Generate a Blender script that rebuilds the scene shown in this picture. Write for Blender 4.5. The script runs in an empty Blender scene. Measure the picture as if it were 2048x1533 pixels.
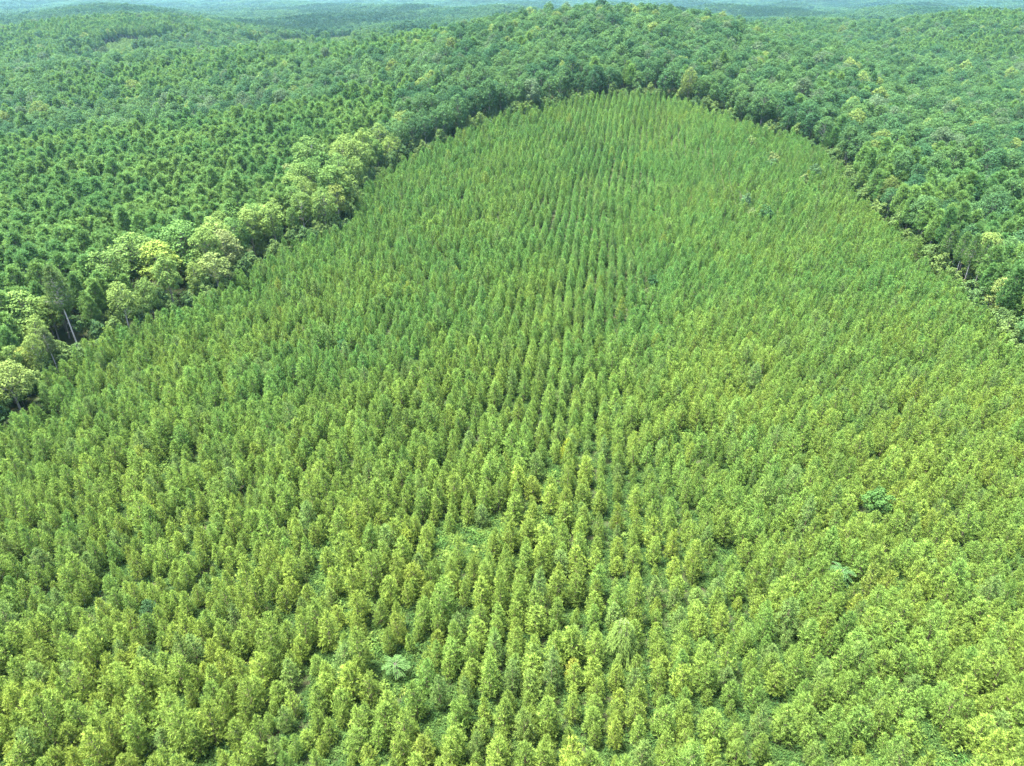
import bpy, math
import numpy as np

# ------------------------------------------------------------------ camera, sky, sun, exposure
scene = bpy.context.scene
col = scene.collection
CAM_H, PITCH, FPX = 85.0, math.radians(28.55), 1410.0
cam_data = bpy.data.cameras.new('camera')
cam = bpy.data.objects.new('camera', cam_data)
col.objects.link(cam)
cam.location = (0, 0, CAM_H)
cam.rotation_euler = (math.pi / 2 - PITCH, 0, 0)
cam_data.sensor_width = 36.0
cam_data.lens = 36.0 * FPX / 2048.0
cam_data.clip_start = 0.5
cam_data.clip_end = 60000
scene.camera = cam

SUN_AZ, SUN_EL = math.radians(-80), math.radians(73)      # azimuth from +Y, towards +X
world = bpy.data.worlds.new('World')
scene.world = world
world.use_nodes = True
wn = world.node_tree
bg = wn.nodes['Background']
sky = wn.nodes.new('ShaderNodeTexSky')
sky.sky_type = 'NISHITA'
sky.sun_disc = False
sky.sun_elevation = SUN_EL
sky.sun_rotation = SUN_AZ
sky.air_density = 1.0
sky.dust_density = 4.0
sky.ozone_density = 0.6
wn.links.new(sky.outputs[0], bg.inputs[0])
bg.inputs[1].default_value = 0.115

sun_data = bpy.data.lights.new('sun', 'SUN')
sun_data.energy = 3.2
sun_data.angle = math.radians(13)
sun_data.color = (1.0, 0.95, 0.86)
sun = bpy.data.objects.new('sun', sun_data)
col.objects.link(sun)
sun.rotation_euler = (math.pi / 2 - SUN_EL, 0, -SUN_AZ + math.pi)
sun.location = (0, 0, 300)

vs = scene.view_settings
vs.view_transform = 'Standard'
vs.look = 'None'
vs.gamma = 1.0
vs.use_curve_mapping = False
vs.exposure = 3.25
cy = scene.cycles
cy.max_bounces = 8
cy.diffuse_bounces = 5
cy.transmission_bounces = 4
cy.glossy_bounces = 1
cy.volume_bounces = 1
cy.use_denoising = True
cy.denoiser = 'OPENIMAGEDENOISE'
cy.denoising_input_passes = 'RGB_ALBEDO_NORMAL'
cy.denoising_prefilter = 'NONE'
cy.use_adaptive_sampling = False

rng = np.random.default_rng(11)

# ------------------------------------------------------------------ land form
def ss(a, b, x):
    t = np.clip((x - a) / (b - a), 0, 1)
    return t * t * (3 - 2 * t)

def gauss(x, y, cx, cy_, sx, sy):
    return np.exp(-.5 * ((x - cx) / sx) ** 2 - .5 * ((y - cy_) / sy) ** 2)

def terrain(x, y):
    x = np.asarray(x, float); y = np.asarray(y, float)
    r = np.hypot(x, y)
    h = 31 * ss(500, 1350, r)
    h = h + 38 * gauss(x, y, 55, 530, 150, 160) + 37 * gauss(x, y, 110, 735, 190, 130) + 10 * gauss(x, y, -420, 620, 150, 140) - 9 * gauss(x, y, -540, 1150, 260, 220)
    w = ss(420, 1100, r)
    h = h + w * (10 * np.sin(.0061 * x + .0034 * y + 1.) + 9 * np.sin(-.0043 * x + .0082 * y + 2.2) + 5 * np.sin(.0121 * x + .0066 * y + .4) + 4 * np.sin(.019 * x - .012 * y + 2.))
    h = h + ss(3600, 6300, r) * (68 + 22 * np.sin(.0011 * x + .4) + 14 * np.sin(.0027 * x + 2.))
    return h

def wob(x, y, s, k):
    """smooth noise, about -1..1, wavelength s"""
    r = np.random.default_rng(k)
    o = 0
    for _ in range(5):
        a = r.uniform(0, 6.28); f = 6.28 / s * r.uniform(.6, 1.7)
        o = o + np.sin(f * (x * math.cos(a) + y * math.sin(a)) + r.uniform(0, 6.28) + 1.3 * np.sin(f * .6 * (y * math.cos(a) - x * math.sin(a))))
    return o / 2.6

def project(x, y, z):
    dz = z - CAM_H
    Z = y * math.cos(PITCH) - dz * math.sin(PITCH)
    U = y * math.sin(PITCH) + dz * math.cos(PITCH)
    Zs = np.maximum(Z, 1e-3)
    return FPX * x / Zs / 1024, FPX * U / Zs / 766.5, Z       # -1..1 inside the frame

# edge of the young plantation (metres)
EDGE = [(-150, -60), (-122.9, 109.9), (-110.9, 130.3), (-110.2, 140.0), (-111.9, 153.0), (-112.5, 168.2), (-101.5, 182.0), (-88.5, 200.7),
        (-85.9, 220.9), (-77.0, 243.5), (-62.6, 260.1), (-62.7, 291.6), (-58.2, 330.8), (-42.5, 357.2), (-16.8, 388.7), (4.3, 405.4), (35.4, 423.6),
        (64.7, 432.6), (87.0, 429.4), (110.5, 407.3), (124.2, 387.2), (140.0, 370.5), (150.2, 356.5), (148.1, 319.9), (141.5, 287.6), (140.2, 249.6),
        (138.3, 217.8), (134.1, 187.7), (128.1, 157.9), (124.4, 126.5), (150, -60)]

def inside(x, y, poly):
    c = np.zeros(x.shape, bool)
    n = len(poly)
    for i in range(n):
        (x1, y1), (x2, y2) = poly[i], poly[(i + 1) % n]
        if y1 == y2: continue
        c ^= ((y1 > y) != (y2 > y)) & (x < (x2 - x1) * (y - y1) / (y2 - y1) + x1)
    return c

def edge_dist(x, y, poly):
    d = np.full(x.shape, 1e9)
    for (x1, y1), (x2, y2) in zip(poly[:-1], poly[1:]):
        dx, dy = x2 - x1, y2 - y1
        t = np.clip(((x - x1) * dx + (y - y1) * dy) / (dx * dx + dy * dy), 0, 1)
        d = np.minimum(d, np.hypot(x - x1 - t * dx, y - y1 - t * dy))
    return d

# ------------------------------------------------------------------ materials
def new_mat(name):
    m = bpy.data.materials.new(name)
    m.use_nodes = True
    nt = m.node_tree
    nt.nodes.clear()
    return m, nt, nt.nodes.new('ShaderNodeOutputMaterial')

def foliage_mat(name, trans, rough, spec):
    m, nt, out = new_mat(name)
    N, L = nt.nodes.new, nt.links.new
    tint = N('ShaderNodeAttribute'); tint.attribute_type = 'INSTANCER'; tint.attribute_name = 'tint'
    lv = N('ShaderNodeAttribute'); lv.attribute_name = 'leafvar'
    hsv = N('ShaderNodeHueSaturation')
    mr = N('ShaderNodeMapRange'); mr.inputs[3].default_value = .492; mr.inputs[4].default_value = .508
    mv = N('ShaderNodeMapRange'); mv.inputs[3].default_value = .62; mv.inputs[4].default_value = 1.38
    L(lv.outputs['Fac'], mr.inputs[0]); L(lv.outputs['Fac'], mv.inputs[0])
    inv = N('ShaderNodeMath'); inv.operation = 'SUBTRACT'; inv.inputs[0].default_value = 1.0
    L(mr.outputs[0], inv.inputs[1])
    L(inv.outputs[0], hsv.inputs['Hue']); L(mv.outputs[0], hsv.inputs['Value']); L(tint.outputs['Color'], hsv.inputs['Color'])
    pb = N('ShaderNodeBsdfPrincipled')
    pb.inputs['Roughness'].default_value = rough
    pb.inputs['Specular IOR Level'].default_value = spec
    tr = N('ShaderNodeBsdfTranslucent')
    mx = N('ShaderNodeMixShader'); mx.inputs[0].default_value = trans
    L(hsv.outputs[0], pb.inputs['Base Color']); L(hsv.outputs[0], tr.inputs['Color'])
    L(pb.outputs[0], mx.inputs[1]); L(tr.outputs[0], mx.inputs[2])
    L(mx.outputs[0], out.inputs[0])
    return m

def noise_mat(name, cols, scale, rough=.9, bump=0., detail=6):
    m, nt, out = new_mat(name)
    N, L = nt.nodes.new, nt.links.new
    geo = N('ShaderNodeTexCoord')
    nz = N('ShaderNodeTexNoise'); nz.inputs['Scale'].default_value = scale; nz.inputs['Detail'].default_value = detail; nz.inputs['Roughness'].default_value = .7
    rp = N('ShaderNodeValToRGB')
    els = rp.color_ramp.elements
    while len(els) < len(cols): els.new(.5)
    for e, (p, c) in zip(els, cols): e.position = p; e.color = (*c, 1)
    pb = N('ShaderNodeBsdfPrincipled'); pb.inputs['Roughness'].default_value = rough; pb.inputs['Specular IOR Level'].default_value = .15
    L(geo.outputs['Object'], nz.inputs['Vector']); L(nz.outputs['Fac'], rp.inputs[0]); L(rp.outputs[0], pb.inputs['Base Color'])
    if bump:
        b = N('ShaderNodeBump'); b.inputs['Strength'].default_value = bump; b.inputs['Distance'].default_value = .2
        L(nz.outputs['Fac'], b.inputs['Height']); L(b.outputs[0], pb.inputs['Normal'])
    L(pb.outputs[0], out.inputs[0])
    return m

M_NEEDLE = foliage_mat('pine_needles', .36, .6, .09)
M_LEAF = foliage_mat('broad_leaves', .30, .65, .05)
M_BARK_PINE = noise_mat('pine_bark', [(.3, (.10, .065, .045)), (.7, (.24, .18, .14))], 3.0, bump=.4)
M_BARK_GREY = noise_mat('grey_bark', [(.3, (.09, .08, .07)), (.7, (.22, .20, .175))], 2.5, bump=.4)
M_BARK_PALE = noise_mat('pale_bark', [(.3, (.22, .20, .18)), (.7, (.42, .40, .37))], 2.0, bump=.3)
M_GROUND = noise_mat('forest_floor', [(.32, (.014, .022, .007)), (.48, (.022, .036, .010)), (.64, (.026, .022, .013)), (.78, (.024, .045, .012))], .55, bump=.5, detail=9)

# ------------------------------------------------------------------ mesh helpers
def make_mesh(name, verts, tris, mat, leafvar=None, smooth=False):
    me = bpy.data.meshes.new(name)
    nv, nf = len(verts), len(tris)
    me.vertices.add(nv); me.loops.add(nf * 3); me.polygons.add(nf)
    me.vertices.foreach_set('co', np.ascontiguousarray(verts, np.float32).ravel())
    me.loops.foreach_set('vertex_index', np.ascontiguousarray(tris, np.int32).ravel())
    me.polygons.foreach_set('loop_start', np.arange(0, nf * 3, 3, dtype=np.int32))
    if smooth: me.polygons.foreach_set('use_smooth', np.ones(nf, bool))
    me.update(calc_edges=True)
    if leafvar is not None:
        a = me.attributes.new('leafvar', 'FLOAT', 'FACE')
        a.data.foreach_set('value', np.ascontiguousarray(leafvar, np.float32))
    me.materials.append(mat)
    return me

def unit(v):
    return v / np.maximum(np.linalg.norm(v, axis=-1, keepdims=True), 1e-9)

def needles(r, pos, dirs, length, n, width, spread, shoot_var, face):
    """a tuft of n narrow needle blades at each shoot"""
    k = len(pos)
    p = np.repeat(pos, n, 0); d = np.repeat(unit(dirs), n, 0)
    nd = unit(d + spread * r.normal(size=(k * n, 3)))
    L = np.repeat(length, n) * r.uniform(.7, 1.15, k * n)
    side = unit(np.cross(nd, np.repeat(unit(face), n, 0) + .45 * r.normal(size=(k * n, 3)))) * (width * r.uniform(.7, 1.3, k * n))[:, None]
    v = np.stack([p - side * .5, p + side * .5, p + nd * L[:, None]], 1).reshape(-1, 3)
    f = np.arange(k * n * 3).reshape(-1, 3)
    lv = np.clip(np.repeat(shoot_var, n) + r.normal(0, .13, k * n), 0, 1)
    return v, f, lv

def leaves(r, pos, nrm, size, var, aspect=.62):
    """a folded leaf spray (two triangles) at each point"""
    k = len(pos)
    n = unit(nrm)
    t = unit(np.cross(n, r.normal(size=(k, 3))))
    b = np.cross(n, t)
    s = size[:, None]
    droop = n * s * .22
    v = np.stack([pos - t * s * .5 - droop, pos + b * s * aspect * .5 - droop * .4, pos + t * s * .5 - droop, pos - b * s * aspect * .5 - droop * .4,
                  pos], 1)
    v[:, 4] += droop * .3
    v = v.reshape(-1, 3)
    o = (np.arange(k) * 5)[:, None]
    f = np.concatenate([o + [[0, 3, 2]], o + [[0, 2, 1]]], 0)
    # bend along the midrib: move the two side corners down
    lv = np.clip(np.concatenate([var, var]) , 0, 1)
    return v, f, lv

def tube(path, radii, n=7):
    path = np.asarray(path, float)
    V, Fc = [], []
    for i, (p, rd) in enumerate(zip(path, radii)):
        d = path[min(i + 1, len(path) - 1)] - path[max(i - 1, 0)]
        d = d / np.linalg.norm(d)
        a = np.cross(d, [1, .2, .1]); a /= np.linalg.norm(a); b = np.cross(d, a)
        for j in range(n):
            t = 2 * math.pi * j / n
            V.append(p + rd * (a * math.cos(t) + b * math.sin(t)))
    for i in range(len(path) - 1):
        for j in range(n):
            q, w = i * n + j, i * n + (j + 1) % n
            Fc += [(q, w, w + n), (q, w + n, q + n)]
    return np.array(V), np.array(Fc)

def merge(parts):
    V, Fc, o = [], [], 0
    for v, f in parts:
        V.append(v); Fc.append(f + o); o += len(v)
    return np.concatenate(V), np.concatenate(Fc)

# ------------------------------------------------------------------ tree kinds
def young_pine(seed, h=6.0, rad=1.5, round_=.5, dens=1.0):
    r = np.random.default_rng(seed)
    P, D, Ln, Sv = [], [], [], []
    limbs = []
    z = h * .10
    lean = r.normal(0, .03, 2)
    ax = lambda zz: np.array([lean[0] * zz, lean[1] * zz, zz])
    while z < h * .95:
        t = z / h
        prof = (1 - t) ** (.70 + .3 * (1 - round_)) * (1 - .4 * math.exp(-((t - .02) / .15) ** 2))
        R = rad * 1.2 * prof + .06
        nb = int(round((5.5 + 2.5 * (1 - t)) * dens))
        a0 = r.uniform(0, 6.28)
        for b in range(nb):
            a = a0 + 6.283 * b / nb + r.normal(0, .22)
            L = R * r.uniform(.84, 1.1)
            rise = .28 + .62 * t + r.normal(0, .12)
            base = ax(z + r.normal(0, .06))
            out = np.array([math.cos(a), math.sin(a), 0.])
            lat = np.array([-math.sin(a), math.cos(a), 0.])
            tip = base + out * L + np.array([0, 0, L * rise])
            limbs.append((base, tip))
            m = max(2, int(L / .29))
            s = np.linspace(.34, 1, m)
            for q in s:
                c = base + out * L * q + np.array([0, 0, L * rise * q ** 1.5])
                k = 1 if q > .98 else (2 if q > .55 else 1)
                for _ in range(k + 1):
                    off = lat * r.normal(0, .20) * (1.15 - q * .4) + out * r.normal(0, .08) + np.array([0, 0, abs(r.normal(0, .12))])
                    P.append(c + off)
                    D.append(out * .55 + lat * r.normal(0, .35) + np.array([0, 0, r.uniform(.5, 1.2)]))
                    Ln.append(r.uniform(.27, .43)); Sv.append(r.beta(2.4, 2.4) + (.12 if q > .98 else -.04))
        z += h * r.uniform(.058, .084)
    for q in np.linspace(.84, 1.06, 14):
        P.append(ax(h * q) + r.normal(0, .05, 3)); D.append(np.array([r.normal(0, .3), r.normal(0, .3), 1.4])); Ln.append(.42); Sv.append(r.beta(2.5, 2))
    P = np.array(P); face = unit(P * [1, 1, 0]) * .75 + [0, 0, .8]
    v, f, lv = needles(r, P, np.array(D), np.array(Ln), 9, .06, .5, np.array(Sv), face)
    crown = make_mesh('young_pine_crown', v, f, M_NEEDLE, lv)
    parts = [tube([ax(h * q) - np.array([0, 0, .15 if q == 0 else 0]) for q in (0, .25, .5, .75, .97)], [.085, .07, .05, .03, .012], 6)]
    for base, tip in limbs[::3]:
        parts.append(tube([base, base * .5 + tip * .5 - [0, 0, .05], tip], [.022, .015, .006], 4))
    tv, tf = merge(parts)
    return crown, make_mesh('young_pine_trunk', tv, tf, M_BARK_PINE, smooth=True)

def mature_pine(seed, h=17., rad=3.2, bare=.45, dens=1.0, bark=None):
    r = np.random.default_rng(seed)
    P, D, Ln, Sv, parts = [], [], [], [], []
    bend = r.normal(0, .018, 2)
    ax = lambda zz: np.array([bend[0] * zz, bend[1] * zz, zz])
    nb = int(84 * dens)
    for i in range(nb):
        t = (i + r.uniform(0, 1)) / nb
        z = h * (bare + (1 - bare) * t * .97)
        prof = max(0., 1 - max(0, (t - .22) / .8)) ** .66 * (.62 + .38 * min(1, t / .22))
        L = rad * prof * r.uniform(.72, 1.08) + .15
        a = i * 2.4 + r.normal(0, .4)
        out = np.array([math.cos(a), math.sin(a), 0.])
        base = ax(z)
        tip = base + out * L + np.array([0, 0, L * (.10 + .5 * t) + r.normal(0, .2)])
        if L > .9: parts.append(tube([base, base * .45 + tip * .55 - [0, 0, .1], tip], [.07, .045, .02], 4))
        sv = r.beta(2.2, 2.2)
        for cc, rr, k in ((tip, .7, 6), (base * .4 + tip * .6, .7, 4)):
            c = cc + r.normal(0, .42, (k, 3)) * rr * np.array([1, 1, .6])
            P.append(c); D.append((c - cc) * .9 + out * .4 + np.array([0, 0, .75])); Ln.append(r.uniform(.45, .75, k)); Sv.append(np.clip(sv + r.normal(0, .15, k), 0, 1))
    k = 760
    t = 1 - r.random(k) ** .6; a = r.uniform(0, 6.28, k)
    pr = np.maximum(0., 1 - np.maximum(0, (t - .22) / .8)) ** .66 * (.62 + .38 * np.minimum(1, t / .22)) * r.uniform(.55, .98, k) * rad
    pr = pr * (1 + .13 * np.sin(3 * a + 9 * t + seed) + .08 * np.sin(5 * a - 14 * t))
    c = np.stack([pr * np.cos(a), pr * np.sin(a), h * (bare + (1 - bare) * t * .98)], 1); c[:, :2] += bend * c[:, 2:3]
    P.append(c); D.append(np.stack([np.cos(a), np.sin(a), np.full(k, 1.3)], 1)); Ln.append(r.uniform(.45, .75, k)); Sv.append(r.beta(2.2, 2.2, k))
    c = ax(h) + r.normal(0, .3, (10, 3)); P.append(c); D.append(np.tile([0, 0, 1.], (10, 1)) + r.normal(0, .3, (10, 3))); Ln.append(np.full(10, .5)); Sv.append(r.uniform(.3, .8, 10))
    P = np.concatenate(P); face = unit((P - [0, 0, h * (bare + .25)]) * [1, 1, .5]) * .7 + [0, 0, .75]
    v, f, lv = needles(r, P, np.concatenate(D), np.concatenate(Ln), 7, .14, .5, np.concatenate(Sv), face)
    crown = make_mesh('mature_pine_crown', v, f, M_NEEDLE, lv)
    parts.insert(0, tube([ax(h * q) - np.array([0, 0, .4 if q == 0 else 0]) for q in (0, .2, .45, .7, .97)], [.25, .2, .16, .11, .03], 8))
    for q in np.linspace(bare * .45, bare, 6):                    # dead stubs below the crown
        a = r.uniform(0, 6.28); L = r.uniform(.5, 1.6)
        parts.append(tube([ax(h * q), ax(h * q) + [math.cos(a) * L, math.sin(a) * L, .1]], [.03, .01], 4))
    tv, tf = merge(parts)
    return crown, make_mesh('mature_pine_trunk', tv, tf, bark or M_BARK_GREY, smooth=True)

def broadleaf(seed, h=18., rad=4.8, base=.26, lobes=24, leaf=.5, per=120, bark=None):
    r = np.random.default_rng(seed)
    zc = h * (base + 1) / 2; hz = h * (1 - base) / 2
    P, Nn, S, Sv = [], [], [], []
    cs = []
    for i in range(lobes):
        u = 1 - 1.55 * (i + .5) / lobes                        # top to low flank
        a = i * 2.39996 + r.normal(0, .35)
        q = math.sqrt(max(0, 1 - u * u)) * r.uniform(.62, 1.02)
        c = np.array([rad * .74 * q * math.cos(a), rad * .74 * q * math.sin(a), zc + hz * .76 * u * r.uniform(.88, 1.1)])
        cs.append(c)
        R = rad * r.uniform(.2, .38)
        k = int(per * (R / (rad * .34)) ** 2)
        d = unit(r.normal(size=(k, 3)) + np.array([0, 0, .45]) + .5 * unit(c - np.array([0, 0, zc - hz * .2])))
        rr = R * r.uniform(.72, 1.06, k) * (1 + .22 * np.sin(5 * d[:, 0] + i) * np.sin(5 * d[:, 1] + 2 * i))
        P.append(c + d * rr[:, None] * [1, 1, .8])
        Nn.append(unit(d * .8 + np.array([0, 0, .55]) + r.normal(0, .42, (k, 3))))
        S.append(leaf * r.uniform(.6, 1.25, k)); Sv.append(np.clip(r.beta(3, 3) * .5 + .25 + r.normal(0, .15, k), 0, 1))
    k = per * 4                                                 # leaves inside the crown
    d = unit(r.normal(size=(k, 3))) * (r.uniform(0, 1, k) ** .45)[:, None]
    P.append(d * [rad * .72, rad * .72, hz * .8] + [0, 0, zc - hz * .06]); Nn.append(unit(d + [0, 0, .6] + r.normal(0, .5, (k, 3)))); S.append(leaf * r.uniform(.7, 1.3, k)); Sv.append(r.uniform(.2, .8, k))
    v, f, lv = leaves(r, np.concatenate(P), np.concatenate(Nn), np.concatenate(S), np.concatenate(Sv))
    crown = make_mesh('broadleaf_crown', v, f, M_LEAF, lv)
    b = r.normal(0, .02, 2)
    ax = lambda zz: np.array([b[0] * zz, b[1] * zz, zz])
    parts = [tube([ax(h * q) - np.array([0, 0, .4 if q == 0 else 0]) for q in (0, .03, .2, .45, .7, .85)], np.array([.42, .3, .25, .19, .1, .03]) * h / 18, 8)]
    for c in cs[::2]:
        zb = max(h * base * .75, min(c[2] - rad * .5, h * .62))
        s = ax(zb)
        parts.append(tube([s, s * .5 + c * .5 + [0, 0, .3], c], np.array([.11, .075, .03]) * h / 18, 5))
    tv, tf = merge(parts)
    return crown, make_mesh('broadleaf_trunk', tv, tf, bark or M_BARK_GREY, smooth=True)

def drooping_tree(seed, h=8.5, rad=3.2):
    """fine hanging twigs from arching branches"""
    r = np.random.default_rng(seed)
    P, D, Ln, Sv, parts = [], [], [], [], []
    parts.append(tube([(0, 0, -.2), (.05, 0, h * .35), (0, .05, h * .6)], [.13, .1, .04], 7))
    for i in range(90):
        a = i * 2.4 + r.normal(0, .2); t = r.uniform(0, 1) ** .8
        out = np.array([math.cos(a), math.sin(a), 0.])
        L = rad * (.35 + .65 * t) * r.uniform(.8, 1.05)
        b0 = np.array([0, 0, h * (.45 + .5 * (1 - t) * .9)])
        apex = b0 + out * L * .55 + [0, 0, h * .12]
        tip = b0 + out * L + [0, 0, -h * (.12 + .26 * t)]
        parts.append(tube([b0, apex, tip], [.02, .012, .004], 4))
        q = np.linspace(.2, 1, 44)[:, None]
        c = (1 - q) ** 2 * b0 + 2 * q * (1 - q) * apex + q * q * tip + r.normal(0, .17, (44, 3))
        dd = out * .55 + np.array([0, 0, -.75]) * q + np.array([0, 0, .25])
        P.append(c); D.append(dd); Ln.append(r.uniform(.4, .75, 44)); Sv.append(r.beta(2.4, 2, 44))
    P = np.concatenate(P)
    v, f, lv = needles(r, P, np.concatenate(D), np.concatenate(Ln), 6, .06, .28, np.concatenate(Sv), P * [1, 1, 0] + [0, 0, 1.5])
    crown = make_mesh('drooping_crown', v, f, M_NEEDLE, lv)
    tv, tf = merge(parts)
    return crown, make_mesh('drooping_trunk', tv, tf, M_BARK_GREY, smooth=True)

def fern_shrub(seed, h=3.2, rad=2.0):
    """open shrub of long feathered fronds"""
    r = np.random.default_rng(seed)
    P, Nn, S, Sv, parts = [], [], [], [], []
    parts.append(tube([(0, 0, -.2), (0, 0, h * .5), (.05, .03, h * .8)], [.06, .045, .02], 6))
    for i in range(34):
        a = i * 2.4; out = np.array([math.cos(a), math.sin(a), 0.]); lat = np.array([-math.sin(a), math.cos(a), 0])
        b0 = np.array([0, 0, h * r.uniform(.4, .85)]); L = rad * r.uniform(.55, 1)
        parts.append(tube([b0, b0 + out * L * .55 + [0, 0, .35], b0 + out * L + [0, 0, .05]], [.02, .012, .005], 4))
        q = np.linspace(.2, 1, 14)
        for sgn in (-1, 1):
            P.append(b0 + out * (L * q)[:, None] + lat * (sgn * .13) + np.array([0, 0, 1.]) * (.5 * np.sin(q * 2.6))[:, None])
            Nn.append(np.tile([0, 0, 1.], (14, 1)) + r.normal(0, .25, (14, 3))); S.append(r.uniform(.2, .34, 14)); Sv.append(r.uniform(.3, .9, 14))
    v, f, lv = leaves(r, np.concatenate(P), np.concatenate(Nn), np.concatenate(S), np.concatenate(Sv), .4)
    tv, tf = merge(parts)
    return make_mesh('frond_crown', v, f, M_LEAF, lv), make_mesh('frond_stem', tv, tf, M_BARK_GREY, smooth=True)

def weed(seed, rad=.8, h=.8, n=110, leaf=.2):
    r = np.random.default_rng(seed)
    d = unit(r.normal(size=(n, 3)) + [0, 0, .5])
    p = d * r.uniform(.3, 1, n)[:, None] * [rad, rad, h * .75] + [0, 0, h * .3]
    p[:, 2] = np.maximum(p[:, 2], .05)
    v, f, lv = leaves(r, p, d * .5 + [0, 0, .7] + r.normal(0, .4, (n, 3)), leaf * r.uniform(.6, 1.4, n), r.uniform(.1, .9, n), .45)
    return make_mesh('weed_clump', v, f, M_LEAF, lv)

YP = [young_pine(100 + i, 4.6 + .34 * (i % 5), 1.1 + .095 * (i % 4), [.45, .8, 1.05, .65][i % 4], [1, .88, 1.06][i % 3]) for i in range(20)]
MP = [mature_pine(200 + i, 14.5 + .5 * (i % 6), 2.35 + .2 * (i % 4), .38 + .03 * (i % 3)) for i in range(12)]
SP = [mature_pine(260 + i, 22 + 1.2 * i, 3.3, .5, 1.1, M_BARK_PALE) for i in range(3)]
BL = [broadleaf(300 + i, 16 + .8 * (i % 5), 4.5 + .3 * (i % 4), .14 + .03 * (i % 3), 32 + 2 * (i % 5), bark=[M_BARK_GREY, M_BARK_PALE][i % 4 == 1]) for i in range(9)]
BU = [broadleaf(340 + i, 5.0, 1.9, .12, 12, .34, 90) for i in range(3)]

# ------------------------------------------------------------------ the ground
def axis(lo, hi, fine_lo, fine_hi, step, growth):
    a = list(np.arange(fine_lo, fine_hi + .1, step)); s = step
    while a[-1] < hi: s *= growth; a.append(a[-1] + s)
    s = step
    while a[0] > lo: s *= growth; a.insert(0, a[0] - s)
    return np.array(a)

gx = axis(-14000, 14000, -420, 420, 7., 1.06)
gy = axis(-1200, 15000, -60, 900, 7., 1.06)
GX, GY = np.meshgrid(gx, gy)
GZ = terrain(GX, GY)
gv = np.stack([GX, GY, GZ], -1).reshape(-1, 3)
nx, ny = len(gx), len(gy)
ii = (np.arange(ny - 1)[:, None] * nx + np.arange(nx - 1)[None]).ravel()
gf = np.concatenate([np.stack([ii, ii + 1, ii + nx + 1], 1), np.stack([ii, ii + nx + 1, ii + nx], 1)])
ground = bpy.data.objects.new('ground', make_mesh('ground', gv, gf, M_GROUND, smooth=True))
col.objects.link(ground)
ground['kind'] = 'structure'
GROUND_MIN = float(GZ.min())

# ------------------------------------------------------------------ placing
def plant(name, label, cat, group, pair, loc, rz, sc, tint, lean=(0, 0)):
    """one tree: an Empty at its foot with trunk and crown"""
    e = bpy.data.objects.new(name, None)
    col.objects.link(e)
    e.empty_display_size = .5
    e.location = loc
    e.rotation_euler = (lean[0], lean[1], rz)
    e.scale = sc
    e['label'] = label; e['category'] = cat
    if group: e['group'] = group
    t = bpy.data.objects.new('trunk', pair[1]); t.parent = e; col.objects.link(t)
    c = bpy.data.objects.new('crown', pair[0]); c.parent = e; col.objects.link(c)
    c['tint'] = [float(q) for q in tint]
    return e

def scatter(name, label, cat, sources, xyz, rz, sc, vi, tint):
    """what is past counting: one object, copies of the trees stood on its points"""
    n = len(xyz)
    me = bpy.data.meshes.new(name)
    me.vertices.add(n)
    me.vertices.foreach_set('co', np.ascontiguousarray(xyz, np.float32).ravel())
    for nm, ty, arr in (('rz', 'FLOAT', rz), ('vi', 'INT', vi)):
        me.attributes.new(nm, ty, 'POINT').data.foreach_set('value', np.ascontiguousarray(arr, np.int32 if ty == 'INT' else np.float32))
    for nm, arr in (('sc', sc), ('tint', tint)):
        me.attributes.new(nm, 'FLOAT_VECTOR', 'POINT').data.foreach_set('vector', np.ascontiguousarray(arr, np.float32).ravel())
    o = bpy.data.objects.new(name, me)
    col.objects.link(o)
    o['kind'] = 'stuff'; o['label'] = label; o['category'] = cat
    g = bpy.data.node_groups.new(name, 'GeometryNodeTree')
    g.interface.new_socket('Geometry', in_out='INPUT', socket_type='NodeSocketGeometry')
    g.interface.new_socket('Geometry', in_out='OUTPUT', socket_type='NodeSocketGeometry')
    N, L = g.nodes.new, g.links.new
    gi, go = N('NodeGroupInput'), N('NodeGroupOutput')
    inst = N('GeometryNodeInstanceOnPoints')
    inst.inputs['Pick Instance'].default_value = True
    toi = N('GeometryNodeJoinGeometry')
    for src in reversed(sources):
        jn = N('GeometryNodeJoinGeometry')
        for ob in src:
            oi = N('GeometryNodeObjectInfo'); oi.inputs['Object'].default_value = ob
            oi.transform_space = 'ORIGINAL'; oi.inputs['As Instance'].default_value = False
            L(oi.outputs['Geometry'], jn.inputs[0])
        g2i = N('GeometryNodeGeometryToInstance')
        L(jn.outputs[0], g2i.inputs[0]); L(g2i.outputs[0], toi.inputs[0])
    def attr(nm, ty):
        a = N('GeometryNodeInputNamedAttribute'); a.data_type = ty; a.inputs['Name'].default_value = nm
        return next(s for s in a.outputs if s.enabled and s.name == 'Attribute')
    cx = N('ShaderNodeCombineXYZ'); L(attr('rz', 'FLOAT'), cx.inputs['Z'])
    e2r = N('FunctionNodeEulerToRotation'); L(cx.outputs[0], e2r.inputs[0])
    L(gi.outputs[0], inst.inputs['Points']); L(toi.outputs[0], inst.inputs['Instance'])
    L(attr('vi', 'INT'), inst.inputs['Instance Index']); L(e2r.outputs[0], inst.inputs['Rotation']); L(attr('sc', 'FLOAT_VECTOR'), inst.inputs['Scale'])
    L(inst.outputs[0], go.inputs[0])
    md = o.modifiers.new('scatter', 'NODES'); md.node_group = g
    return o

def largest(x, y, z, n, limit=.99):
    """indices of the n in frame that show largest"""
    u, v, Z = project(x, y, z)
    ok = (np.abs(u) < limit) & (np.abs(v) < limit) & (Z > 5)
    idx = np.where(ok)[0]
    return idx[np.argsort(Z[idx])][:n]

def mix(a, b, t):
    return np.asarray(a) * (1 - t)[:, None] + np.asarray(b) * t[:, None]

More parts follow.
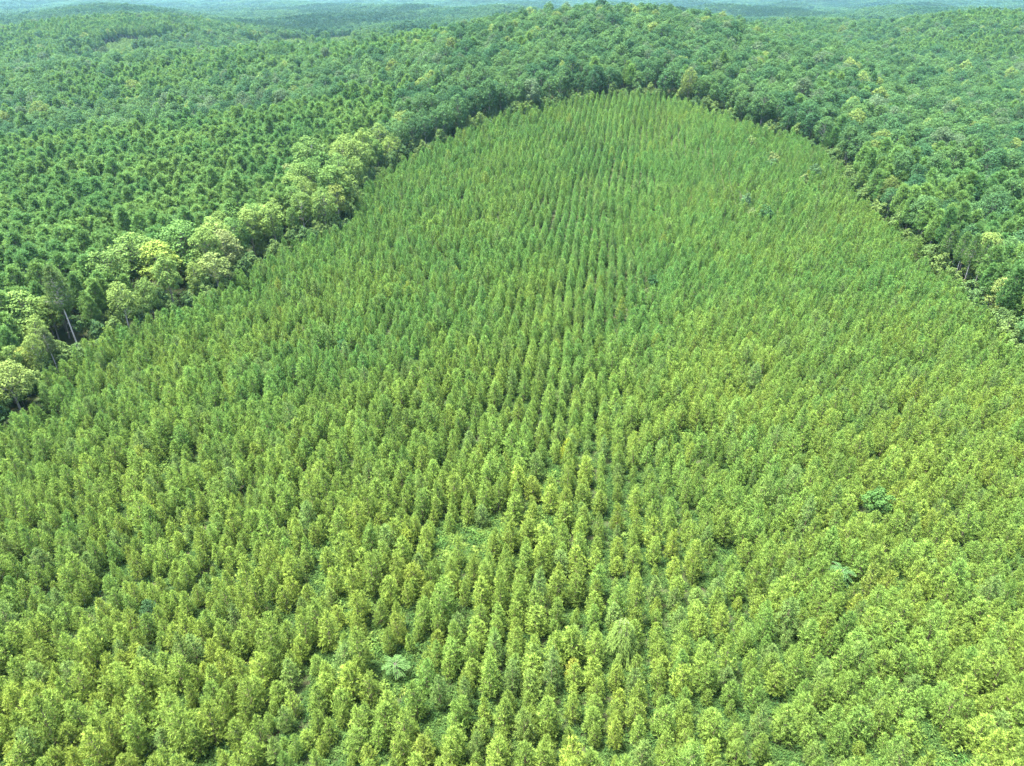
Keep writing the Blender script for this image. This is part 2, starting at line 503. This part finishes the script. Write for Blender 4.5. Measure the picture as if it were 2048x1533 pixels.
# ------------------------------------------------------------------ special single trees and shrubs (x, y in metres)
used = []            # (x, y, radius) kept free of other trees
def one(name, label, cat, pair, x, y, rz=0., s=1., sz=None, tint=(.1, .14, .04), lean=(0, 0), free=2.0, group=None):
    used.append((x, y, free))
    return plant(name, label, cat, group, pair, (x, y, float(terrain(x, y)) - .05), rz, (s, s, sz or s), tint, lean)

one('drooping_tree', 'feathery tree with drooping pale branches, taller than the young pines around it', 'tree', drooping_tree(5), 15.9, 71.4, .4, .9, tint=(.112, .182, .038), free=2.6)
one('young_pine', 'bright yellow young pine beside a bushy gap in the rows', 'pine tree', YP[3], 11.1, 119.6, 1., 1.0, tint=(.20, .255, .03))
one('young_pine', 'pale yellow open-branched young pine near the drooping tree', 'pine tree', YP[1], 8.4, 67.6, 1., .85, tint=(.215, .25, .045))
FR = fern_shrub(8)
one('fern_leaved_shrub', 'silvery green shrub with long feathered fronds at the edge of a weedy gap', 'shrub', FR, -16.4, 68.0, 0, 1.05, tint=(.058, .118, .034), free=2.6)
one('fern_leaved_shrub', 'silvery blue-green frond shrub beside a tall pale yellow-green pine', 'shrub', FR, 53.3, 85.6, 2., 1.15, tint=(.046, .105, .034), free=2.8)
one('young_pine', 'tall pale yellow-green young pine beside a blue-green frond shrub', 'pine tree', YP[8], 56.9, 82.6, 2., 1.22, tint=(.16, .225, .046), free=1.6)
one('broadleaf_sapling', 'small dark blue-green sapling alone among pines near the mature pine stand', 'sapling', BU[0], -44.9, 168.4, 0, .85, tint=(.034, .088, .03))
one('broadleaf_sapling', 'dark green round sapling in the middle of the young plantation', 'sapling', BU[1], 43.9, 207.5, 0, 1.1, tint=(.030, .08, .026), free=2.6)
one('broadleaf_sapling', 'large deep green sapling rising among pines on the hill slope', 'sapling', BU[2], 95.9, 264, 0, 1.7, tint=(.034, .088, .028), free=3.4)
one('broadleaf_sapling', 'pale feathery sapling standing over the deep green one on the slope', 'sapling', BU[0], 91.5, 266.5, 1, 1.25, tint=(.095, .142, .05), free=2.4)
one('broadleaf_tree', 'round glossy dark green broadleaf tree alone among the young pines', 'tree', BU[1], 66.6, 102.0, 1, 1.5, 1.35, tint=(.052, .115, .028), free=3.6)
one('young_pine', 'dark green soft-crowned pine among lighter young pines', 'pine tree', YP[5], -55.4, 77.7, 0, 1.15, .95, tint=(.055, .12, .045))
for x, y, s, tn, lb in ((114.9, 352., 1.75, (.09, .145, .042), 'pale green sapling high on the slope near the hill woods'),
                        (119.6, 332., 1.6, (.115, .158, .05), 'creamy green sapling on the slope below the hill woods'),
                        (116.6, 325., 1.5, (.05, .105, .04), 'dark green sapling beside the creamy one on the slope'),
                        (92.9, 281., 1.4, (.06, .12, .05), 'mid green sapling left of the deep green one on the slope'),
                        (124.4, 306., 1.45, (.105, .152, .048), 'pale straw-green sapling near the right edge of the plantation'),
                        (133.0, 316., 1.7, (.055, .11, .045), 'dark sapling near the right edge of the plantation')):
    one('broadleaf_sapling', lb, 'sapling', BU[int(x) % 3], x, y, x, s, tint=tn, free=3.0)

# trees that stand out in the belt and at the edges
one('mature_pine', 'tall thin-crowned pine with a long bare pale trunk above the young pines', 'pine tree', SP[1], -117.5, 172.5, 0, .95, 1.0, tint=(.09, .15, .045), lean=(0, -.05), free=6.)
one('mature_pine', 'slim pine with a bare grey trunk beside a pale yellow crown', 'pine tree', SP[0], -114.2, 157.5, 1, .62, .6, tint=(.10, .15, .05), lean=(0, -.04), free=2.4)
one('broadleaf_tree', 'broadleaf tree with a pale lemon-yellow crown behind the slim grey-trunked pine', 'tree', BL[0], -119.2, 154., 1, .62, .66, tint=(.165, .21, .045), free=3.2)
one('broadleaf_tree', 'wide broadleaf tree with orange-tinged leaves at the end of the belt', 'tree', BL[2], -112.5, 139., 1, 1.1, .78, tint=(.118, .172, .042), free=5.)
one('broadleaf_tree', 'huge bright yellow-green broadleaf tree dominating the belt', 'tree', BL[4], -107., 205., 1, 1.5, 1.05, tint=(.15, .220, .042), free=7.)
one('broadleaf_tree', 'cream-topped pale broadleaf tree right beside the huge bright one', 'tree', BL[5], -91.2, 206.5, 2, 1.2, .95, tint=(.125, .178, .052), free=5.)
one('broadleaf_tree', 'pinkish-cream crowned broadleaf tree in the belt behind the pale one', 'tree', BL[7], -92.5, 219.5, 2, 1.1, 1.0, tint=(.135, .178, .062), free=5.)
one('broadleaf_tree', 'grey-green broadleaf tree between the mature pines and the huge bright one', 'tree', BL[1], -122., 215., 3, .95, .9, tint=(.10, .13, .055), free=4.)
one('broadleaf_tree', 'silvery pale broadleaf tree with a domed crown in the belt', 'tree', BL[3], -92.5, 296., 2, 1.3, 1.0, tint=(.13, .178, .06), free=5.)
one('broadleaf_tree', 'lemon-topped broadleaf tree on a bare white trunk at the plantation edge', 'tree', BL[1], -66.5, 268.5, 2, .95, 1.05, tint=(.13, .18, .042), free=4.)
one('broadleaf_tree', 'thin yellowish broadleaf tree on a pale trunk inside the belt edge', 'tree', BL[4], -73., 263., 2, .55, .8, tint=(.14, .18, .045), free=3.)
for x, y, rz in ((140.8, 220.5, 0.), (140.6, 212.5, 1.3), (140.6, 207.5, 2.6), (141.8, 204.5, 4.)):
    one('mature_pine', 'slender pine with a bare whitish trunk at the right edge of the plantation', 'pine tree', SP[int(rz) % 3], x, y, rz, .72, .76, tint=(.085, .165, .042), free=2.0, group='bare-trunked pines at the right edge')
one('broadleaf_tree', 'pale yellow-topped broadleaf tree at the right edge beyond the bare trunks', 'tree', BL[6], 140.5, 187., 2, 1.05, .85, tint=(.12, .165, .045), free=4.)
USED = np.array(used)

def free(x, y, extra=0.):
    ok = np.ones(x.shape, bool)
    for ux, uy, ur in USED:
        ok &= np.hypot(x - ux, y - uy) > ur + extra
    return ok

# ------------------------------------------------------------------ young plantation in rows
GAPS = [(-6.5, 95.3, 5.6), (0., 97., 4.6), (-11., 93., 3.4), (5., 100., 3.), (-31.5, 92., 2.6), (-28.5, 86., 3.), (-25., 80., 2.8), (-21., 73., 2.4), (-16.5, 64., 2.8), (5.2, 114., 3.6), (53.6, 55.5, 3.6), (61.5, 84.5, 2.8), (22, 98, 2.), (38., 128., 2.2), (-70, 118, 2.2)]
phi = math.radians(8)
uu = np.arange(-330, 330, 3.0); vv = np.arange(-110, 520, 2.2)
U, V = np.meshgrid(uu, vv)
V = V + rng.uniform(0, 2.2, (1, U.shape[1])) + rng.normal(0, .24, U.shape)
U = U + rng.normal(0, 1, U.shape) * (.15 + .3 * ss(0, -55, U)) + 2.5 * np.sin(V / 75. + 1) + .5 * np.sin(V / 17. + U / 9.)
X = (U * math.cos(phi) + V * math.sin(phi)).ravel(); Y = (-U * math.sin(phi) + V * math.cos(phi)).ravel()
ok = inside(X, Y, EDGE) & (rng.random(X.shape) > .045) & (Y > -45)
ok &= free(X, Y)
for ax_, ay_, ar_ in GAPS:
    ok &= (np.hypot((X - ax_), (Y - ay_)) > ar_ * (1.0 + .35 * np.sin(3 * np.arctan2(Y - ay_, X - ax_) + ax_))) | (rng.random(X.shape) < .10)
X, Y = X[ok], Y[ok]
Zg = terrain(X, Y) - .05
n = len(X)
size = np.clip(1. + .10 * wob(X, Y, 60, 3) + rng.normal(0, .20, n) - .35 * (rng.random(n) < .07), .4, 1.4)
SC = np.stack([size * rng.uniform(.9, 1.12, n)] * 2 + [size * rng.uniform(.92, 1.1, n)], 1)
RZ = rng.uniform(0, 6.28, n)
VI = rng.integers(0, len(YP), n)
yel = np.clip(.12 + .50 * ss(260, 40, Y) + .13 * wob(X, Y, 90, 5) + rng.normal(0, .11, n), 0, 1)
TN = mix((.084, .188, .044), (.180, .242, .038), yel)
blue = (rng.random(n) < .10) * rng.uniform(.3, .9, n)
TN = TN * (1 - blue)[:, None] + np.array([.115, .19, .055]) * blue[:, None]
gold = (rng.random(n) < .010) * rng.uniform(.3, .65, n)
TN = TN * (1 - gold)[:, None] + np.array([.195, .24, .04]) * gold[:, None]
TN *= rng.uniform(.82, 1.18, n)[:, None]
pick = largest(X, Y, Zg + 3, 300)
single = np.zeros(n, bool); single[pick] = True
MARKS = [(15.9, 71.4, 6., 'next to the feathery drooping tree'), (8.4, 67.6, 4., 'next to the pale yellow open-branched pine'), (-16.4, 68., 5.5, 'next to the silvery frond shrub'),
         (53.3, 85.6, 6., 'next to the blue-green frond shrub'), (-27.5, 84., 7.5, 'beside the narrow weedy strip'), (-17., 65., 6., 'beside the weedy strip near the front'), (-5.6, 95.3, 9., 'beside the widest weedy gap'), (53.6, 55.5, 6., 'beside the weedy gap at the plantation front'),
         (-55.4, 77.7, 5., 'next to the dark soft-crowned pine')]
src = {}
for k, i in enumerate(pick):
    vi = k % len(YP)
    if gold[i] > .3: kind = 'yellowing'
    elif blue[i] > .3: kind = 'silvery blue-green'
    elif yel[i] > .55: kind = 'bright yellow-green'
    elif yel[i] > .25: kind = 'fresh green'
    else: kind = 'deeper green'
    sz = 'tall' if size[i] > 1.12 else ('small' if size[i] < .9 else 'medium-sized')
    where = 'in the front rows of the plantation'
    for mx_, my_, mr_, mt_ in MARKS:
        if math.hypot(X[i] - mx_, Y[i] - my_) < mr_: where = mt_; break
    lb = sz + ' ' + kind + ' young pine ' + where
    e = plant('young_pine', lb, 'pine tree', sz + ' ' + kind + ' young pines ' + where, YP[vi], (X[i], Y[i], Zg[i]), RZ[i], SC[i], TN[i], tuple(rng.normal(0, .03, 2)))
    src.setdefault(vi, [c for c in e.children])
def kids(d): return [d[k] for k in sorted(d)]
r_ = ~single
scatter('young_pine_stand', 'close rows of young pines filling the plantation up the slope', 'pine trees', kids(src), np.stack([X, Y, Zg], 1)[r_], RZ[r_], SC[r_], VI[r_], TN[r_])

# ------------------------------------------------------------------ woods around the plantation
OUT_EDGE = EDGE
LEFT_EDGE = EDGE[0:15]
def grid(s, x0, x1, y0, y1, jit, k):
    r = np.random.default_rng(k)
    a, b = np.meshgrid(np.arange(x0, x1, s), np.arange(y0, y1, s * .87))
    a = a + (np.arange(a.shape[0]) % 2)[:, None] * s * .5
    a = a + r.normal(0, jit * s, a.shape); b = b + r.normal(0, jit * s, a.shape)
    return a.ravel(), b.ravel()

CLEAR = [(-470, 965, 68, 175), (-300, 1240, 75, 210), (-245, 700, 10, 16)]
def wedge(x, y, m=70):
    return (np.abs(x) < .80 * y + m) & (y > 20)
def in_clear(x, y):
    c = np.zeros(x.shape, bool)
    for cx_, cy_, rx, ry in CLEAR:
        c |= ((x - cx_) / rx) ** 2 + ((y - cy_) / ry) ** 2 < 1 + .8 * wob(x, y, 60, 12)
    return c
def pine_share(x, y):
    """how likely the wood here is pine"""
    d = edge_dist(x, y, LEFT_EDGE)
    left = x < -40 - .0 * y
    hill = gauss(x, y, 70, 560, 130, 120)
    p = np.clip(.42 + .55 * wob(x, y, 330, 21) , .04, .96)
    p = np.where(left & (y < 455 + .25 * (x + 60)) & (d > 24 + 6 * wob(x, y, 50, 4)), .975, p)
    p = np.where(left & (y < 460) & (d <= 24 + 6 * wob(x, y, 50, 4)), np.where(y < 195, .45, .05), p)
    p = np.where((y >= 455 + .25 * (x + 60)) & (y < 510 + .25 * (x + 60)) & (x < -40), .25, p)
    p = np.where((x > 0) & (y < 330), .52, p)
    p = np.where((x > -60) & (y >= 330) & (np.hypot(x - 90, y - 560) < 300), p * .25, p)
    return p

# candidate feet; a coarse field decides pine or broadleaf in patches
def wood(spacing, y1, kind, k, y0=20, xw=1.0):
    x, y = grid(spacing, -.80 * y1 - 80, .80 * y1 + 80, y0, y1, .17, k)
    o = wedge(x, y); x, y = x[o], y[o]
    o = ~in_clear(x, y)
    near = y < 470
    ins = np.zeros(x.shape, bool); ins[near] = inside(x[near], y[near], EDGE)
    dd = np.full(x.shape, 99.); dd[near] = edge_dist(x[near], y[near], EDGE)
    o &= ~ins & (dd > (2.5 if kind == 'pine' else 3.0))
    o &= free(x, y, 1.0)
    r = np.random.default_rng(k + 1)
    sel = .5 + .32 * wob(x, y, 26, 77) + .0 * x                 # same field for both kinds
    isp = sel < pine_share(x, y)
    o &= isp if kind == 'pine' else ~isp
    return x[o], y[o]

def tree_tints_broad(x, y, r):
    n = len(x)
    d = np.full(n, 99.); near = y < 460
    d[near] = edge_dist(x[near], y[near], LEFT_EDGE)
    belt = (d < 32) & (x < -30) & (y < 350)
    t = mix((.027, .076, .030), (.062, .128, .038), np.clip(.5 + .4 * wob(x, y, 70, 31) + r.normal(0, .3, n), 0, 1))
    q = r.random(n)
    yl = (q < .035); t[yl] = np.array([.11, .165, .042]) * r.uniform(.8, 1.1, yl.sum())[:, None]
    gr = (q > .93); t[gr] = np.array([.065, .11, .052]) * r.uniform(.85, 1.1, gr.sum())[:, None]
    q2 = r.random(n)
    bt = mix((.058, .130, .032), (.125, .190, .045), np.where(y < 195, .55 + .45 * q2, q2)); t[belt] = bt[belt]
    cls = np.where(belt, np.where(t[:, 0] > .085, 3, 2), np.where(yl, 4, np.where(gr, 5, np.where(t[:, 1] > .103, 1, 0))))
    return t * r.uniform(.85, 1.15, n)[:, None], cls

# broadleaf
bx, by = wood(7.4, 1250, 'broad', 41)
r = np.random.default_rng(55)
n = len(bx); bz = terrain(bx, by) - .1
btn, bcl = tree_tints_broad(bx, by, r)
bs = np.clip(r.normal(1.0, .17, n), .6, 1.45) * np.where((bcl == 2) | (bcl == 3), r.uniform(.8, 1.3, n) * np.where(by < 195, .72, 1.), 1.)
bsc = np.stack([bs * r.uniform(.92, 1.12, n)] * 2 + [bs ** .6 * r.uniform(.88, 1.12, n)], 1)
brz = r.uniform(0, 6.28, n); bvi = r.integers(0, len(BL), n)
pick = largest(bx, by, bz + 12, 270)
src = {}
BL_LAB = ['deep green broadleaf tree', 'fresh green broadleaf tree', 'bright green broadleaf tree', 'pale yellow-green broadleaf tree', 'yellowish broadleaf tree', 'greyish green broadleaf tree']
for k, i in enumerate(pick):
    vi = k % len(BL)
    if bcl[i] in (2, 3): where = 'in the belt between the mature pines and the young plantation'
    elif bx[i] < -30: where = 'within the mature pine wood beyond the belt'
    elif by[i] > 372: where = 'on the wooded hill above the young plantation'
    else: where = 'in the mixed wood beside the young plantation'
    big = 'broad ' if bs[i] > 1.12 else ('small ' if bs[i] < .86 else '')
    e = plant('broadleaf_tree', big + BL_LAB[bcl[i]] + ' ' + where, 'tree', (big + BL_LAB[bcl[i]] + 's ' + where), BL[vi], (bx[i], by[i], bz[i]), brz[i], bsc[i], btn[i], tuple(r.normal(0, .02, 2)))
    src.setdefault(vi, list(e.children))
BSRC = kids(src)
rest = np.ones(n, bool); rest[pick] = False
scatter('broadleaf_wood', 'broadleaf wood covering the hill and the ridges behind', 'woods', BSRC, np.stack([bx, by, bz], 1)[rest], brz[rest], bsc[rest], bvi[rest], btn[rest])

# mature pines
px, py = wood(4.6, 1250, 'pine', 61)
r = np.random.default_rng(56)
n = len(px); pz = terrain(px, py) - .1
pt = mix((.070, .165, .046), (.118, .215, .052), np.clip(.5 + .35 * wob(px, py, 80, 33) + r.normal(0, .28, n), 0, 1)) * r.uniform(.85, 1.15, n)[:, None]
ps = np.clip(r.normal(1.0, .11, n), .7, 1.3)
psc = np.stack([ps * r.uniform(.92, 1.12, n)] * 2 + [ps * r.uniform(.93, 1.07, n)], 1)
prz = r.uniform(0, 6.28, n); pvi = r.integers(0, len(MP), n)
pick = largest(px, py, pz + 12, 270)
src = {}
for k, i in enumerate(pick):
    vi = k % len(MP)
    where = 'in the close mature pine wood beyond the belt' if px[i] < 0 else 'in the mixed wood beside the young plantation'
    if px[i] < 0 and edge_dist(px[i:i + 1], py[i:i + 1], LEFT_EDGE)[0] < 22: where = 'at the edge of the young plantation below the belt'
    tone = 'light green' if pt[i, 1] > .202 else ('dark green' if pt[i, 1] < .178 else 'green')
    big = 'tall ' if ps[i] > 1.07 else ('short ' if ps[i] < .93 else '')
    e = plant('mature_pine', big + tone + ' mature pine ' + where, 'pine tree', big + tone + ' mature pines ' + where, MP[vi], (px[i], py[i], pz[i]), prz[i], psc[i], pt[i], tuple(r.normal(0, .02, 2)))
    src.setdefault(vi, list(e.children))
PSRC = kids(src)
rest = np.ones(n, bool); rest[pick] = False
scatter('pine_wood', 'mature pine wood running back over the ridges', 'woods', PSRC, np.stack([px, py, pz], 1)[rest], prz[rest], psc[rest], pvi[rest], pt[rest])

# bushes under the wood's edge
r = np.random.default_rng(58)
ex, ey = [], []
for (x1, y1), (x2, y2) in zip(EDGE[1:-1], EDGE[2:]):
    L_ = math.hypot(x2 - x1, y2 - y1); k = int(L_ * 1.5)
    t = r.random(k); off = r.uniform(-.5, 13., k)
    ex.append(x1 + (x2 - x1) * t - (y2 - y1) / L_ * off); ey.append(y1 + (y2 - y1) * t + (x2 - x1) / L_ * off)
ex, ey = np.concatenate(ex), np.concatenate(ey)
o = free(ex, ey, -1.0); ex, ey = ex[o], ey[o]
ez = terrain(ex, ey) - .1
n = len(ex)
es = r.uniform(.7, 1.75, n)
et = mix((.05, .105, .036), (.10, .155, .042), r.random(n))
UB = [list(o_.children) for o_ in [c for c in col.objects if c.name.startswith('broadleaf_sapling')][:3]]
scatter('edge_thicket', 'tangled green bushes under the edge of the woods', 'bushes', UB, np.stack([ex, ey, ez], 1), r.uniform(0, 6.28, n), np.stack([es, es, es * r.uniform(.7, 1.3, n)], 1), r.integers(0, 3, n), et)

# far woods to the horizon, thinner with distance, larger crowns
r = np.random.default_rng(57)
FX, FY, FS = [], [], []
for y0, y1, s, big in ((1235, 1800, 8.6, 1.1), (1790, 2700, 11.5, 1.45), (2690, 4200, 16., 2.0), (4180, 7000, 27., 3.2)):
    x, y = grid(s, -.80 * y1 - 80, .80 * y1 + 80, y0, y1, .2, int(s * 10))
    o = wedge(x, y) & ~in_clear(x, y); x, y = x[o], y[o]
    FX.append(x); FY.append(y); FS.append(np.full(len(x), big))
fx, fy, fs = map(np.concatenate, (FX, FY, FS))
n = len(fx)
isp = (.5 + .35 * wob(fx, fy, 120, 78)) < np.clip(.5 + .6 * wob(fx, fy, 600, 79), .1, .9)
fz = terrain(fx, fy) - .2
frz = r.uniform(0, 6.28, n)
fh = np.stack([fs * r.uniform(.85, 1.15, n)] * 2 + [r.uniform(.85, 1.12, n) * (1 + .12 * (fs - 1))], 1)
ft = mix((.022, .068, .034), (.052, .112, .040), np.clip(.5 + .4 * wob(fx, fy, 300, 35) + r.normal(0, .25, n), 0, 1))
ft = np.where(isp[:, None], ft * [.92, .95, .95], ft)
fvi = np.where(isp, r.integers(0, len(PSRC), n) + len(BSRC), r.integers(0, len(BSRC), n))
fh[isp, :2] *= 1.3
scatter('far_woods', 'far mixed woods fading into haze towards the horizon', 'woods', BSRC + PSRC, np.stack([fx, fy, fz], 1), frz, fh, fvi, ft)

# young growth in the far clearings
x, y = grid(4.2, -700, 0, 640, 1500, .25, 91)
o = in_clear(x, y); x, y = x[o], y[o]
n = len(x); r = np.random.default_rng(92)
YSRC = [[o_] for o_ in [c for c in bpy.data.objects['young_pine_stand'].users_collection[0].objects if c.name.startswith('crown') and c.data.name.startswith('young_pine')][:4]]
scatter('clearing_regrowth', 'light green young regrowth in the distant clearings', 'regrowth', YSRC, np.stack([x, y, terrain(x, y) - .1], 1), r.uniform(0, 6.28, n),
        np.repeat(r.uniform(.7, 1.2, n)[:, None], 3, 1) * [1.5, 1.5, .7], r.integers(0, 4, n), np.array([.10, .175, .05]) * r.uniform(.8, 1.2, n)[:, None])

# ------------------------------------------------------------------ undergrowth between the rows and in the gaps
WD = []
for i in range(4):
    # low leafy plants in the widest gap, single plants of their own
    WD.append(weed(400 + i, .75 + .1 * i, .8, 120, .24))
wsrc = []
gpos = [(-7.4, 96.2), (-4.2, 94.1), (-5.9, 98.0), (-3.0, 97.0)]
for i, (x, y) in enumerate(gpos):
    o = bpy.data.objects.new('weed_clump', WD[i])
    o.location = (x, y, float(terrain(x, y)) - .02)
    o['label'] = 'leafy light green weed clump in the widest gap between pines'
    o['category'] = 'weeds'; o['group'] = 'weed clumps in the widest gap'
    o['tint'] = [.10, .16, .032]
    o.scale = (1.2, 1.2, 1.1)
    col.objects.link(o); wsrc.append([o])
r = np.random.default_rng(93)
x = r.uniform(-130, 150, 170000); y = r.uniform(20, 260, 170000)
o = inside(x, y, EDGE) & (np.abs(x) < .8 * y + 45) & (r.random(170000) < np.clip(1.15 - y / 300 + .35 * wob(x, y, 18, 9), .05, 1))
x, y = x[o], y[o]
gxs, gys = [], []
for a, b, c in GAPS:
    k = int(c * c * 5)
    q = c * np.sqrt(r.random(k)) * 1.25; t = r.uniform(0, 6.28, k)
    gxs.append(a + q * np.cos(t)); gys.append(b + q * np.sin(t))
ng = sum(map(len, gxs))
x = np.concatenate([x] + gxs); y = np.concatenate([y] + gys)
n = len(x)
wt = mix((.026, .066, .018), (.058, .105, .024), r.random(n))  # weed green deepened between the rows, putting shade of the gaps into the tint
wt[-ng:] = mix((.034, .090, .020), (.110, .165, .032), r.random(ng))
ws = r.uniform(.5, 1.25, n); ws[-ng:] *= r.uniform(.7, 1.7, ng)
scatter('undergrowth', 'leafy undergrowth covering the ground between the young pines', 'undergrowth', wsrc, np.stack([x, y, terrain(x, y) - .03], 1), r.uniform(0, 6.28, n),
        np.repeat(ws[:, None], 3, 1), r.integers(0, 4, n), wt)

# ------------------------------------------------------------------ haze in the air
m, nt, out = new_mat('haze_air')
pv = nt.nodes.new('ShaderNodeVolumePrincipled')
pv.inputs['Color'].default_value = (.34, .68, .82, 1)
pv.inputs['Density'].default_value = .000050
pv.inputs['Anisotropy'].default_value = 0.5
nt.links.new(pv.outputs[0], out.inputs['Volume'])
bx0, bx1, by0, by1, bz0, bz1 = -15500, 15500, -1500, 16500, GROUND_MIN - 1.5, 185.
hv = np.array([(a, b, c) for a in (bx0, bx1) for b in (by0, by1) for c in (bz0, bz1)])
hf = np.array([(0, 1, 3), (0, 3, 2), (4, 6, 7), (4, 7, 5), (0, 4, 5), (0, 5, 1), (2, 3, 7), (2, 7, 6), (0, 2, 6), (0, 6, 4), (1, 5, 7), (1, 7, 3)])
haze = bpy.data.objects.new('haze', make_mesh('haze', hv, hf, m))
haze['kind'] = 'stuff'
haze['label'] = 'pale blue haze filling the air over the woods'
haze['category'] = 'haze'
col.objects.link(haze)
